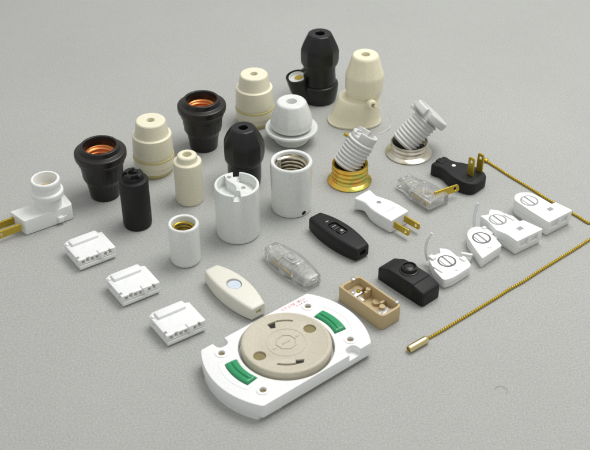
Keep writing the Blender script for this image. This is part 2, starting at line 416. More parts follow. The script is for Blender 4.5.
out('branch_contact', ringloft([ring3(bc+Vector((1.5, 1.2, -2.8)), axb, 4.2, 3.4), ring3(bc+Vector((1.8, 1.2, -1.6)), axb, 3.6, 3.0)]), BRASS, t)

# ------------------------------------------------------------------ tall ivory socket with a bell skirt
p0 = Vector((58.1, 163.6))
t = thing('bell_skirt_socket', 'tall ivory socket with rounded cap over a lopsided bell skirt', 'lamp socket', 58.1, 163.6, 0)
out('cap', lathe([(0, 30), (15.6, 30, .6), (16.4, 31.5, .6), (16.4, 33.4), (17.2, 34.2, .4), (17.4, 48.5, 2.0), (14.6, 57), (12.1, 66.0, 1.4), (10.6, 67.8, .7), (4.0, 67.8, .7), (3.6, 64), (3.4, 56), (0, 56)], 96, flute(12, .012, 35.2, 66)), IVORY, t, loc=(4.4, 0, 0))
def oval(cx, cy, rx, ry, z, n=64, sq=2.3):
    r = []
    for k in range(n):
        th = 2*PI*k/n; c, s = math.cos(th), math.sin(th)
        r.append(Vector((cx+rx*math.copysign(abs(c)**(2/sq), c), cy+ry*math.copysign(abs(s)**(2/sq), s), z)))
    return r
out('skirt', ringloft([oval(-3.4, -1, 23.8, 16.5, 0), oval(-3.4, -1, 24.4, 17.2, .9), oval(-3.4, -1, 24.4, 17.2, 2.2), oval(-3.2, -1, 23.6, 16.6, 2.9), oval(-2.2, -.8, 22.2, 16.4, 10),
      oval(-.6, -.4, 20.2, 16.2, 19), oval(.2, -.3, 19.0, 16.0, 24.4), oval(.3, -.2, 18.4, 15.4, 25.6), oval(3.2, 0, 15.6, 14.6, 26.3), oval(4.4, 0, 14.6, 14.2, 27.4), oval(4.4, 0, 14.2, 14.0, 31)]), IVORY, t)
boss = boole(move(lathe([(0, 0), (4.6, 0), (4.0, 7, .5), (3.6, 8.4, .6), (0, 8.4)], 32), (9, -13.5, 26.2), (78, 0, 18)), [])
out('string_boss', boss, IVORY, t)
out('boss_hole', move(lathe([(0, 8.3), (1.7, 8.3), (1.6, 8.75), (0, 8.75)], 24), (9, -13.5, 26.2), (78, 0, 18)), BEIGED, t)
sp = smooth_path([(11.5, -21.5, 27.8), (16, -21, 26), (24, -17, 19), (28.5, -13, 10), (29, -14, 3), (24, -20, .6), (18, -25, .5)], 8)
out('pull_string', tube(sp, .26, 6), WHITE2, t)

# ------------------------------------------------------------------ threaded collars and ribbed porcelain inserts
def collar(name, label, u, v, h, rf, rr, m):
    p = at(u, v, 0)
    t = thing(name, label, 'screw collar', p.x, p.y, 0)
    pr = [(rr-1.6, .4), (rf-.8, 0), (rf, .5), (rf+.1, 1.2), (rf-.8, 1.9), (rr+1.6, 3.0)]
    N = 60; z0, z1 = 3.4, h-1.2
    pr += [(rr+.1+.75*math.cos(2*PI*(k/N)*((z1-z0)/4.0)), z0+(z1-z0)*k/N) for k in range(N+1)]
    pr += [(rr+.5, h-.5), (rr+.2, h), (rr-.5, h-.3)]
    pr += [(rr-1.1+.7*math.cos(2*PI*(k/N)*((z1-z0)/4.0)), z0+(z1-z0)*k/N) for k in range(N, -1, -1)] + [(rr-1.6, .4)]
    out('shell', lathe(pr, 96), m, t)
    return t, p
def insert(label, p, hc, az, tilt, ln, r, head, m, dx=0):
    """ribbed porcelain plug leaning in its collar; axis tilts from upright towards azimuth az"""
    t = thing('ribbed_socket', label, 'lamp socket', p.x, p.y, 0, z=0)
    ax = Vector((math.sin(R(tilt))*math.cos(R(az)), math.sin(R(tilt))*math.sin(R(az)), math.cos(R(tilt))))
    Q = Vector((0, 0, 1)).rotation_difference(ax).to_matrix().to_4x4()
    b0 = Vector((-3.5+dx, -1, hc-3.4))
    M = Matrix.Translation(b0) @ Q
    N = int(ln*5)
    pr = [(0, 0), (r-1.6, 0, .6), (r-.6, .8)] + [(r-.1+.74*math.sin(2*PI*(ln*k/N)/3.45), 1.4+(ln-1.4)*k/N) for k in range(N+1)]
    pr += [(0, ln+.2)]
    b = lathe(pr, 72)
    b.transform(M); out('ribbed_body', b, m, t)
    s = lathe([(0, -6.5), (r-6, -6.5, 1.5), (r-3.4, -1.5, 1), (r-3.0, -.2), (0, -.2)], 48)
    s.transform(M); out('black_plug', s, BLACK2, t)
    if head == 'castle':
        c = lathe([(0, ln+.3), (r-.8, ln+.3), (r-.8, ln+7.5, .7), (r-3.6, ln+7.5, .5), (r-3.8, ln+3), (0, ln+3)], 64)
        c = boole(c, [box(-2.6, 2.6, -20, 20, ln+2.2, ln+12).copy() if False else move(box(-2.8, 2.8, -20, 20, ln+2.4, ln+12), rot=(0, 0, -50)), move(box(-8, 8, 3, 20, ln+4.6, ln+12), rot=(0, 0, 85))])
        c = bev(c, .4, 2, 40)
        c.transform(M); out('notched_head', c, m, t)
        k = move(cyl(0, 0, 0, 3.2, 1.7), (-(r+.6), 2, ln-3), (0, -90, 0)); k.transform(M); out('screw', k, BRASS, t)
    else:
        c = lathe([(0, ln+.3), (r-1.2, ln+.3), (r-1.2, ln+2, .3), (r+4.6, ln+2.2, .8), (r+5.2, ln+3.4, .6), (r+5.2, ln+8.2, 1), (r+3.9, ln+9.2, .6), (r+.8, ln+8.8), (0, ln+8.8)], 72)
        c = boole(c, [move(box(-3.5, 3.5, 7.0, 25, ln+1, ln+12), rot=(0, 0, 60)), move(box(-2.5, 2.5, 9, 25, ln+1, ln+12), rot=(0, 0, 150))])
        c = bev(c, .4, 2, 40); c.transform(M); out('round_head', c, m, t)
        k = join(rbox(-(r+6.5), -(r-3), -3.2, 3.2, ln-1.5, ln+1.8, 1, .5), rbox(-(r+6.5), -(r+2), -2.6, 2.6, ln+1, ln+5, 1, .5)); k = move(k, rot=(0, 0, -30)); k.transform(M); out('lug', k, m, t)
    return t
gt, gp = collar('screw_collar', 'iridescent gold threaded collar with flange standing under leaning porcelain', 349.5, 180.5, 18.5, 18.6, 14.6, GOLD)
insert('ribbed white porcelain plug with notched end, leaning in the gold collar', gp, 18.8, 20, 33, 26.5, 11.5, 'castle', PORC2, -.6)
st_, sp_ = collar('screw_collar', 'silvery nickel threaded collar with wide flange beside the black plug', 408.7, 152.8, 12.5, 20.4, 15.6, NICKEL)
insert('ribbed white porcelain plug with round capped end, leaning in the silver collar', sp_, 13.0, 18, 45, 29.5, 11.6, 'cap', PORC2, -2.6)

# ------------------------------------------------------------------ blades
def blade(ln, w=6.2, th=1.4, hole=True):
    """flat contact blade: along x, width in z"""
    o = rpoly([(0, -w/2), (ln-1.2, -w/2), (ln, -w/2+1.4), (ln, w/2-1.4), (ln-1.2, w/2), (0, w/2)], .6, 3)
    b = prism(o, -th/2, th/2)
    if hole: b = boole(b, [cyl(ln-4, 0, -3, 3, 1.45, 20)])
    b = bev(b, .2, 1, 50)
    return move(b, rot=(90, 0, 0))

# ------------------------------------------------------------------ plug-in lamp holder
cor = zpts([(52, 300), (128, 352), (385, 262), (340, 205)], 5.3, 0, 155, 14.0)
cx = sum((c.x for c in cor))/4; cy = sum((c.y for c in cor))/4; rz = 36
L = local(cor, cx, cy, rz)
t = thing('plug_in_lampholder', 'white lampholder on a boxy plug with two brass prongs pointing left', 'lampholder', cx, cy, rz)
top = [(L[0][0], L[0][1]), (L[1][0], L[1][1]), (L[2][0], L[2][1]), (L[3][0], L[3][1])]
b = prism(rpoly(top, [.8, .8, 3.5, 2.5], 5), 0.6, 14.0)
out('body', bev(b, .8, 3), WHITE2, t)
nk = local(zpts([(262, 262)], 5.3, 0, 155, 14.0), cx, cy, rz)[0]
neck = lathe([(0, 13.2), (10.2, 13.2), (10.3, 22.5), (11.4, 23.5, .4), (13.0, 24.2, .8), (13.1, 28.6, 1.0), (12.0, 29.4, .4), (11.2, 29.8), (11.0, 34.8, .4), (11.5, 35.4), (11.5, 38.6, .8), (10.6, 39.6, .6), (9.2, 39.4, .5), (8.9, 36), (8.8, 30), (0, 30)], 80)
out('neck', neck, WHITE2, t, loc=(nk[0]-.4, nk[1]-.4, 0))
out('contact', lathe([(0, 30.1), (6.0, 30.1), (5.6, 31.2), (4.5, 31.6), (0, 31.3)], 40), TAN, t, loc=(nk[0]-.4, nk[1], 0))
for yy in (-4.8, 6.8):
    yc = (L[0][1]+L[1][1])/2+yy-1
    out('prong', blade(20.5, 6.4, 1.8), BRASS, t, loc=(L[0][0]+1.5, yc, 7.4), rot=(0, 0, 180))
out('slide_knob', join(rbox(L[2][0]-14, L[2][0]-9.5, L[1][1]-3.6, L[1][1]+.8, 2.4, 7.4, .8, .5), rbox(L[2][0]-9.8, L[2][0]-6.2, L[1][1]-1.8, L[1][1]+.8, 3.2, 6.2, .6, .4)), WHITE2, t)

# ------------------------------------------------------------------ three terminal connectors
def connector(label, x, y, rz):
    t = thing('terminal_connector', label, 'connector', x, y, rz, 'white terminal connectors in a row')
    W, Dp, H = 30.6, 26.5, 8.2; n0 = len(bpy.data.objects)
    b = prism([(-W/2+.4, -Dp/2), (W/2-.4, -Dp/2), (W/2-.2, Dp/2-1), (W/2-6, Dp/2+1.2), (-W/2+6, Dp/2+1.2), (-W/2, Dp/2-1)], 0.3, 3.8)
    u = prism([(-W/2, -Dp/2-.8), (W/2, -Dp/2-.8), (W/2, Dp/2-4), (W/2-3.0, Dp/2-3), (W/2-3.4, Dp/2+.6), (-W/2+3.5, Dp/2+.6), (-W/2-.2, Dp/2-1.6)], 3.9, 7.2)
    cuts = []
    for hx in (-13.0, -9.2, -5.4, -1.6, 5.4, 9.6): cuts.append(box(hx-.2, hx+2.4, -Dp/2-3, -Dp/2+3.5, 4.3, 6.4))
    u = boole(u, cuts + [box(-W/2-2, -W/2+1.0, -7, 7, 3, 5.6), box(-W/2-2, -W/2+2.2, -11, -8.6, 3, 8), box(W/2-1.6, W/2+2, -6, 2, 3, 5.8), box(-2, 5, Dp/2-1.2, Dp/2+3, 3, 8), box(9, 11, -Dp/2-3, -Dp/2+.4, 6.0, 8), box(-9.5, -6.5, -Dp/2-3, -Dp/2+.2, 6.2, 8)])
    out('base', bev(b, .35, 2), WHITE, t)
    out('housing', bev(u, .3, 2, 40), WHITE, t)
    out('contact_strip', box(-13.6, 12.6, -Dp/2+1.6, -Dp/2+2.2, 4.0, 6.2), BEIGE, t)
    out('ridge', join(rbox(-W/2+3.4, W/2-5.0, Dp/2-8.8, Dp/2-1.4, 7.0, 8.8, .8, .5), rbox(-W/2+.5, -W/2+2.5, Dp/2-5.4, Dp/2-2.6, 7.0, 7.9, .4, .3)), WHITE, t)
    out('latch', join(rbox(1.2, 6.0, -Dp/2-1.6, -Dp/2+3.2, 6.6, 7.9, .4, .3), rbox(2.0, 5.0, -Dp/2-1.8, -Dp/2-.4, 3.2, 7.0, .3, .25)), WHITE, t)
    out('rail', rbox(-W/2+.4, W/2-.4, -Dp/2-1.2, -Dp/2+1, 1.4, 3.4, .3, .25), WHITE, t)
    for o in t.children: o.data.transform(Matrix.Diagonal((1, 1, 1.45, 1)))
    return t
cpx = [[(36, 88), (105, 143), (234, 92), (168, 30)], [(178, 207), (255, 268), (385, 213), (318, 147)], [(327, 338), (410, 400), (543, 345), (472, 274)]]
lab = ['white terminal connector nearest the plug-in lampholder', 'white terminal connector in the middle of the row of three', 'white terminal connector nearest the big round receptacle']
c0 = None
for q, l in zip(cpx, lab):
    c = zpts(q, 3.46, 50, 220, 9.8); x = sum(a.x for a in c)/4; y = sum(a.y for a in c)/4
    if c0 is None: c0 = connector(l, x, y, 34.5)
    else: copy_thing(c0, l, x, y, 34)

# ------------------------------------------------------------------ round receptacle on its plate
PX, PY, PR = -5.8, -157.6, 39.6
t = thing('twist_lock_receptacle', 'large white mounting plate holding a beige round outlet and two green tabs', 'receptacle', PX, PY, PR)
def plate_outline(Rr, w, n=26):
    a = math.asin(w/Rr); pts = []
    for k in range(n+1):
        th = -a+2*a*k/n; pts.append((Rr*math.cos(th), Rr*math.sin(th)))
    for k in range(n+1):
        th = PI-a+2*a*k/n; pts.append((Rr*math.cos(th), Rr*math.sin(th)))
    r = [0]*len(pts)
    for i in (0, n, n+1, 2*n+1): r[i] = 1.6
    return rpoly(pts, r, 4)
plate = prism(plate_outline(57.5, 33.8), 3.2, 14.0)
cuts = [cyl(0, 0, 6, 20, 33.0-.4, 96)]
for s in (1, -1):
    nx, ny = -32.0*s, 33.8*s
    cuts.append(prism(rpoly([(nx-4.4, ny-6.8*s), (nx+4.4, ny-6.8*s), (nx+5.2, ny+6*s), (nx-5.2, ny+6*s)][::s], [3.9, 3.9, 0, 0][::s], 6), 8.5 if s < 0 else -2, 20))
    pts = []
    for k in range(13):
        a = R(-17.5+35*k/12); pts.append((44.8*math.cos(a), 44.8*math.sin(a)*.93))
    for k in range(13):
        a = R(20.0-40*k/12); pts.append((35.6*math.cos(a), 35.6*math.sin(a)*.93))
    cuts.append(prism([(p[0]*s, p[1]*s) for p in pts], 9.0, 20))
    for sy in (1, -1): cuts.append(cyl(37.8*s, 22.4*sy, 9, 20, 2.3, 28))
plate = bev(flat(boole(plate, cuts)), .5, 3, 40)
out('plate', plate, WHITE, t)
out('plate_foot', join(*[prism([(57.2*math.cos(R(a))*s, 57.2*math.sin(R(a))*s) for a in range(-22, 34, 2)]+[(30*s, 31.5*s), (30*s, -21.4*s)], 0.0, 3.3) for s in (1, -1)]), WHITE, t)
out('well', lathe([(0, 6.3), (32.3, 6.3), (32.3, 8), (0, 8)], 64), WHITE2, t)
# thin raised panels and bosses round the screws
for s in (1, -1):
    for sy in (1, -1):
        ring = lathe([(2.35, 13.6), (4.6, 13.6), (4.6, 14.35, .2), (4.2, 14.5, .1), (2.6, 14.5, .2), (2.35, 14.2), (2.35, 13.6)], 40)
        sb = out('screw_boss', ring, WHITE, t, loc=(37.8*s, 22.4*sy, 0))
        out('screw', join(lathe([(0, 10.5), (2.2, 10.5), (2.1, 12.4, .3), (0, 12.9)], 24)), BEIGED, sb)
    gp_ = []
    for k in range(25):
        a = R(-24+48*k/24); gp_.append((49.5*math.cos(a)*s, 49.5*math.sin(a)*.80*s, 14.02))
    out('panel_line', tube([(gp_[0][0]-4.5*s, gp_[0][1]*.96, 14.02)]+gp_+[(gp_[-1][0]-4.5*s, gp_[-1][1]*.96, 14.02)], .22, 6), WHITE2, t)
    # green tab
    pts = []
    for k in range(13):
        a = R(-17.0+34*k/12); pts.append((44.4*math.cos(a), 44.4*math.sin(a)*.93))
    for k in range(13):
        a = R(19.3-38.6*k/12); pts.append((35.9*math.cos(a), 35.9*math.sin(a)*.93))
    tab = bev(prism([(p[0]*s, p[1]*s) for p in pts], 9.2, 15.6), 1.4, 3, 50)
    pr_ = []
    for k in range(11):
        a = R(-16.4+32.8*k/10); pr_.append((39.6*math.cos(a)*s, 39.6*math.sin(a)*.93*s, 15.5))
    out('green_tab', join(tab, tube(pr_, [.5]+[1.2]*9+[.5], 12)), GREEN, t)
# the beige outlet
face = lathe([(0, 8.2), (30.2, 8.2), (30.6, 9), (30.9, 15.4), (30.5, 17.6, .8), (29.6, 18.3, .5), (28.0, 18.3, .3), (27.4, 18.0), (0, 18.0)], 128)
def polar(u, v):
    q = at(u, v, 18.0); d = q-Vector((PX, PY)); return d.length, math.degrees(math.atan2(d.y, d.x))-PR
def arcslot(r, a0, a1, w, n=16):
    return prism([((r+w/2)*math.cos(R(a0+(a1-a0)*k/n)), (r+w/2)*math.sin(R(a0+(a1-a0)*k/n))) for k in range(n+1)] +
                 [((r-w/2)*math.cos(R(a1-(a1-a0)*k/n)), (r-w/2)*math.sin(R(a1-(a1-a0)*k/n))) for k in range(n+1)], 16.5, 22)
rh, ah = polar(309.7, 328.5); rh2, ah2 = polar(259.6, 355.7)
cuts = []
for r_, a_ in ((rh, ah), (rh2, ah2)):
    cuts.append(cyl(r_*math.cos(R(a_)), r_*math.sin(R(a_)), 16.5, 22, 4.4, 32))
r1, a1 = polar(292.8, 320.8); r2, a2 = polar(275.5, 321.5); r3, a3 = polar(271.2, 324.8)
cuts.append(arcslot((r1+r2)/2, a1, a2, 1.7))
def lpoly(pp, z0, z1): 
    return prism([((r_*math.cos(R(a_))), (r_*math.sin(R(a_)))) for r_, a_ in pp], z0, z1)
cuts.append(lpoly([polar(266.8, 324.2), polar(275.0, 321.2), polar(275.6, 327.8), polar(270.8, 328.6)], 16.5, 22))
r4, a4 = polar(277.0, 364.0); r5, a5 = polar(295.5, 363.2)
cuts.append(arcslot((r4+r5)/2, a4, a5, 1.7))
cuts.append(lpoly([polar(295.8, 359.6), polar(304.6, 359.0), polar(303.6, 362.6), polar(295.6, 364.2)], 16.5, 22))
groove = lathe([(24.6, 17.7), (25.1, 17.7), (25.1, 19), (24.6, 19), (24.6, 17.7)], 96)
face = flat(boole(face, cuts))
out('outlet_face', bev(face, .25, 2, 45), BEIGE, t)
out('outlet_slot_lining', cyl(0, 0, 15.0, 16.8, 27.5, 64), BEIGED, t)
out('contact_hole_shade', lpoly([polar(267.6, 324.4), polar(274.4, 322.0), polar(275.0, 327.4), polar(270.9, 328.2)], 15.5, 17.0), HOLESHADE, t)  # dark block in a shallow cut, its colour stands for a deep hole's shade
out('contact_hole_shade', lpoly([polar(296.2, 360.0), polar(303.9, 359.5), polar(303.0, 362.3), polar(296.0, 363.7)], 15.5, 17.0), HOLESHADE, t)  # same painted shade for the second hole
sq = lathe([(6.6, 17.6), (7.6, 17.6), (7.6, 18.5, .2), (6.6, 18.5, .2), (6.6, 17.6)], 8)
out('centre_mark', join(move(sq, rot=(0, 0, 30)), rbox(-3.5, 3.0, -.6, .6, 17.8, 18.5, .3, .2), rbox(-11.5, -8.5, -.7, .7, 17.8, 18.4, .3, .2), rbox(8.5, 11.5, -.7, .7, 17.8, 18.4, .3, .2),
    lathe([(12.8, 17.7), (14.0, 17.7), (13.9, 18.25), (12.9, 18.25), (12.8, 17.7)], 72)), BEIGE, t)
# red printing, too small to read in the photograph: two rows of little strokes
rnd = random.Random(3)
strokes = []
ta, tb = local([at(279.3, 308.6, 14), at(300.2, 294.6, 14)], PX, PY, PR)
print('text', ta, tb)
for row, (ly, x0, x1, hh) in enumerate([(30.6, ta[0], tb[0]-1, 2.6), (27.6, tb[0]-10, tb[0]-1, 1.9)]):
    x = x0
    while x < x1:
        w = hh*.8
        for _ in range(3):
            if rnd.random() < .5:
                yy = ly+rnd.uniform(-.4, .4)*hh; strokes.append(box(x, x+w*rnd.uniform(.5, 1), yy-.19, yy+.19, 14.0, 14.06))
            else:
                xx = x+rnd.uniform(0, w); strokes.append(box(xx-.19, xx+.19, ly-hh/2, ly-hh/2+hh*rnd.uniform(.5, 1), 14.0, 14.07))
        x += w+.55
out('red_print', join(*strokes), REDINK, t)

# ------------------------------------------------------------------ in-line cord switches
def switch_body(hl, we, wm, he, hm, r, n=26):
    st = []
    for k in range(n+1):
        x = -hl+2*hl*k/n; u_ = abs(x)/hl
        w = we+(wm-we)*(1-u_**2.0); h = he+(hm-he)*(1-u_**2.4)
        st.append((x, w, h, r, .4+.9*u_**3))
    a = st[0]; b = st[-1]
    st = [(a[0]-.7, a[1]-1.6, a[2]-1.4, r*.7, a[4]+.7)]+st+[(b[0]+.7, b[1]-1.6, b[2]-1.4, r*.7, b[4]+.7)]
    return xloft(st)
p = at(234, 284.2, 13.5)
t = thing('cord_switch', 'cream boat-shaped in-line cord switch with pale blue round button', 'switch', p.x, p.y, -50.5)
b = switch_body(28, 12.5, 21, 10.5, 13.6, 2.6)
b = boole(b, [move(cyl(0, 0, 11.4, 20, 6.0, 48), scale=(1.05, .92, 1)), box(26, 33, -2.4, 2.4, 5.2, 8.4)])
out('body', b, CREAM, t)
out('button', lathe([(0, 11.2), (5.3, 11.2), (5.3, 12.8, .6), (4.4, 13.5, .6), (2.5, 13.4), (0, 13.1)], 48), PALEBLUE, t)
out('cord_hole_fill', box(26.6, 27.6, -2.3, 2.3, 5.3, 8.3), IVORYD, t)
p = at(338.5, 229.5, 13.0)
t = thing('cord_switch', 'black boat-shaped in-line cord switch beside the white plug', 'switch', p.x, p.y, -49.5)
b = switch_body(27, 13.5, 20.5, 11.0, 13.4, 3.2)
b = boole(b, [prism(rpoly([(-9.5, -4.4), (7.5, -4.4), (7.5, 4.4), (-9.5, 4.4)], 3.5), 12.4, 20), box(26, 33, -2.8, 2.8, 5.0, 8.8)])
out('body', b, BLACK2, t)
out('rocker', join(rbox(-8.2, -1.5, -3.2, 3.2, 12.0, 13.2, 1.2, .6), rbox(-.2, 6.4, -3.2, 3.2, 12.0, 13.8, 1.2, .7)), BLACK, t)
out('marking', join(rbox(-13.8, -11.6, -1.5, 1.5, 13.1, 13.5, .4, .15), rbox(2.0, 4.4, -.7, 1.6, 13.7, 14.05, .5, .15), rbox(-5.6, -4.9, -2.2, 2.2, 13.1, 13.4, .2, .1)), GREYINK, t)
# clear one
p = at(292, 259.5, 11.0)
t = thing('cord_switch', 'transparent in-line cord switch showing metal parts inside', 'switch', p.x, p.y, -50.5)
b = switch_body(25.5, 13, 19, 9.0, 11.5, 2.6)
inner = [rbox(-22, -8, -5.2, 5.2, 1.8, 9.0, 1.5, .5), rbox(-6, 6.5, -7.0, 7.0, 1.8, 8.8, 1.5, .5), rbox(8.5, 22, -5.2, 5.2, 1.8, 8.4, 1.5, .5),
         box(-27, -20, -1.5, 1.5, 4, 7), box(20, 28, -1.5, 1.5, 4, 7)]
b = boole(b, inner)
out('body', b, CLEAR, t)
dt = [rbox(-7.5, 6.0, -4.6, 4.6, 11.6, 12.7, 2.6, .5), rbox(-4.6, 2.2, -2.6, 2.6, 12.6, 13.6, 1.2, .4)]
for xx, yy in ((-17, -2.4), (-17, 3), (14, -2.6), (14.5, 3.2), (-11, 0), (9.5, 0)): dt.append(lathe([(0, 10.0), (1.5, 10.0), (1.5, 11.9, .4), (0, 12.1)], 20)); dt[-1] = move(dt[-1], (xx, yy, -.3))
for xx in (-20.5, -14, 11, 18): dt.append(rbox(xx-.4, xx+.4, -5, 5, 10.0, 11.4, .2, .15))
out('top_relief', join(*dt), CLEAR, t)  # small raised bits added to make the clear top sparkle
out('contact', join(rbox(-16, 6, -5.6, -4.2, 3.0, 4.6, .2, .2), rbox(4, 7, -6.2, -4.0, 2.5, 5.4, .3, .3)), BRASS, t)
for kx, ky in ((-14, 1), (14, -1)): out('wire_screw', lathe([(0, 2), (2.2, 2), (2.2, 6.6, .4), (0, 7.2)], 20), STEEL, t, loc=(kx, ky, 0))
out('contact_spring', rbox(-5, 5, 2.5, 5.5, 2.2, 5.0, .3, .3), STEEL, t)

# ------------------------------------------------------------------ open tan base and black box switch
BX, BY = 53.8, -103.4
t = thing('switch_base', 'open tan rectangular switch base with screws inside, beside the black box', 'switch base', BX, BY, -49.2)
hl, hw, H = 22.6, 10.1, 13.2
b = prism(rpoly([(-hl, -hw), (hl, -hw), (hl, hw), (-hl, hw)], [1.6, 4.5, 4.5, 3.5], 6), 0.2, H)
cv = prism(rpoly([(-hl+2.1, -hw+1.7), (hl-2, -hw+1.7), (hl-2, hw-1.7), (-hl+2.1, hw-1.7)], 3), 3.2, 20)
b = boole(b, [cv])
out('tray', bev(b, .45, 2, 45), TAN, t)
inn = [rbox(-20.4, -14.0, -8.2, 8.2, 3.0, 7.2, .8, .4), rbox(14.6, 20.4, -8.2, 8.2, 3.0, 7.2, .8, .4), rbox(-9, -7, 2.5, 8.4, 3, 9.8, .4, .3), rbox(6, 8, 3.5, 8.4, 3, 9.0, .4, .3), rbox(-3, 10, -8.3, -6.6, 3, 8, .4, .3)]
inn += [cyl(-8.5, 6.6, 3, 10.6, 1.9, 24), cyl(11.2, 1.4, 3, 9.6, 2.2, 24), cyl(1.5, 5.5, 3, 5.5, 3.0, 24)]
out('inner_posts', join(*inn), TAN, t)
def small_screw(x, y, z, r, m, nm='screw', rot=(0, 0, 0)):
    b = boole(lathe([(0, 0), (r, 0), (r, .9, .3), (r*.5, 1.5), (0, 1.6)], 28), [box(-r-1, r+1, -.28, .28, .9, 3)])
    return out(nm, b, m, t, loc=(x, y, z), rot=rot)
out('contact_plate', join(rbox(-17.5, -10.5, -5.4, 3.4, 7.1, 7.8, 1.4, .2), rbox(-11.2, -4.6, -3.0, -.4, 6.0, 6.8, .6, .2)), STEEL, t)
out('contact_plate', join(rbox(11.4, 20.0, -6.6, 5.2, 7.1, 7.8, 1.2, .2), rbox(5.5, 12.5, -5.0, -2.4, 5.4, 6.2, .6, .2)), STEEL, t)
small_screw(-14.8, -3.0, 7.8, 1.9, STEEL); small_screw(-13.4, 1.4, 7.8, 1.6, BRASS)
small_screw(14.5, -4.2, 7.8, 1.9, STEEL); small_screw(18.0, 2.2, 7.8, 1.9, STEEL)
small_screw(-21.4, 3.4, H-.3, 2.0, STEEL, rot=(0, 0, 30)); small_screw(17.8, 9.2, H-.2, 1.9, STEEL)

t = thing('button_switch', 'black oblong box switch with round push button on top', 'switch', 83.6, -78.8, -47.5)
st = [(-22.6, 16.8, 9.6, 1.6, .6), (-21.8, 18.4, 10.8, 1.8, .2), (-13.2, 18.8, 15.0, 1.8, 0), (-12.2, 18.8, 15.2, 1.6, 0), (-10.8, 18.8, 15.4, 1.4, 0), (12.0, 18.8, 15.4, 1.4, 0), (12.8, 18.8, 14.6, 1.6, 0), (20.2, 18.8, 12.8, 2.2, 0), (22.0, 18.0, 11.6, 2.4, .2), (22.8, 16.2, 9.8, 2.4, .8)]
b = xloft(st)
out('body', bev(b, .3, 2, 20), BLACK2, t)
bc_ = out('button_collar', lathe([(0, 15.2), (7.4, 15.2), (7.4, 15.9, .3), (6.2, 16.1), (5.6, 18.9, .5), (4.7, 19.1, .4), (4.4, 17.6), (0, 17.4)], 64), BLACK, t, loc=(-1.5, 1.5, 0))
out('push_button', lathe([(0, 17.0), (4.0, 17.0), (4.0, 18.3, .4), (3.0, 18.7), (0, 18.6)], 48), BLACK, bc_)
out('side_ribs', join(*[rbox(12+i*2.0, 12.8+i*2.0, -9.8, -9.2, 1.5, 10.5, .2, .15) for i in range(5)]), BLACK2, t)

# ------------------------------------------------------------------ plugs
c = zpts([(32, 130), (150, 70), (430, 220), (310, 310)], 7.37, 350, 180, 12.5)
x = sum(a.x for a in c)/4; y = sum(a.y for a in c)/4
t = thing('power_plug', 'white flat two-pin plug with brass blades lying on its side', 'plug', x, y, -47)
st = [(-21.4, 16.4, 9.4, 1.2, 2.6), (-20.8, 17.6, 10.4, 1.4, 2.1), (-18, 17.0, 10.4, 1.6, 2.1), (-14.5, 15.0, 9.6, 2.0, 2.9), (-11, 14.6, 9.2, 2.0, 3.3), (-7, 16.6, 10.2, 2.0, 2.3), (-3, 19.0, 11.6, 1.8, .9),
      (2, 20.6, 12.2, 1.6, .4), (10, 21.4, 12.4, 1.5, .3), (19.6, 20.8, 12.2, 1.5, .3), (20.6, 19.8, 11.4, 1.5, .7)]
b = boole(xloft(st), [cyl(-3.5, 1.0, 11.2, 20, 1.9, 28), box(9.6, 10.5, -5, 4.5, 12.1, 20)])
out('body', b, WHITE, t)
out('screw', cyl(-3.5, 1.0, 10.9, 11.6, 1.8, 24), GREYINK, t)
for yy in (-6.0, 6.0): out('prong', blade(16.5, 5.8, 1.5), BRASS, t, loc=(20.0, yy, 6.6))

t = thing('power_plug', 'black two-pin plug lying on its back with brass blades upright', 'plug', 137.6, 63.4, -43.5)
st = [(-22.6, 15.8, 9.0, 2.0, 1.4), (-21.6, 18.2, 11.0, 2.4, .4), (-18.5, 18.0, 11.6, 2.4, .3), (-14, 16.0, 11.6, 2.6, .3), (-9, 17.5, 11.6, 2.6, .3), (-3, 23.0, 11.8, 2.4, .3), (4, 26.6, 11.8, 2.2, .3),
      (13, 27.0, 11.6, 2.2, .3), (18.5, 24.0, 11.2, 2.4, .3), (21.6, 19.5, 10.4, 2.6, .5), (23.0, 14.0, 8.8, 2.4, 1.4)]
out('body', xloft(st), BLACK2, t)
out('relief', join(rbox(-22, -15, -3.0, 3.0, 11.6, 12.4, .5, .3), rbox(5, 18, -9.5, 8.6, 11.4, 12.0, 3, .3)), BLACK2, t)
out('rivet', lathe([(0, 11.6), (1.9, 11.6), (1.7, 12.2, .3), (0, 12.5)], 28), WHITE, t, loc=(-6.2, 1.5, 0))
for (px_, py_) in ((370, 257), (437, 228)):
    q = local(zpts([(px_, py_)], 7.37, 420, 140, 12.0), 137.6, 63.4, -43.5)[0]
    out('prong', move(blade(18.6, 5.9, 1.5), rot=(0, -90, 0)), BRASS, t, loc=(q[0], q[1], 10.5))

c = zpts([(70, 150), (190, 80), (455, 300), (285, 380)], 7.87, 390, 160, 9.0)
x = sum(a.x for a in c)/4; y = sum(a.y for a in c)/4
t = thing('power_plug', 'transparent plug with brass fittings inside and one blade sticking out', 'plug', x, y, -51)
st = [(-22.5, 12, 8.0, 1.6, 1.0), (-21.6, 14, 9.6, 1.8, .4), (-15, 13.6, 10.6, 2.0, .2), (-11, 14.4, 10.6, 2.0, .2), (-5, 18.8, 10.8, 1.8, .2), (3, 21.5, 10.6, 1.6, .2), (18.5, 22.4, 10.2, 1.6, .2), (20.6, 21.0, 9.2, 1.6, .6)]
b = boole(xloft(st), [rbox(-19, -8, -4.4, 4.4, 1.6, 8.8, 1, .4), rbox(-6, 17.6, -8.0, 8.0, 1.6, 8.6, 1.5, .4)])
out('body', b, CLEAR, t)
dt = []
for xx, yy in ((-18, -3), (-18, 3), (-9, 0), (-3, 6), (-2, -5.5), (6, 0), (14, -7)):
    dt.append(move(lathe([(0, 0), (1.5, 0), (1.5, 1.2, .4), (0, 1.4)], 20), (xx, yy, 10.5)))
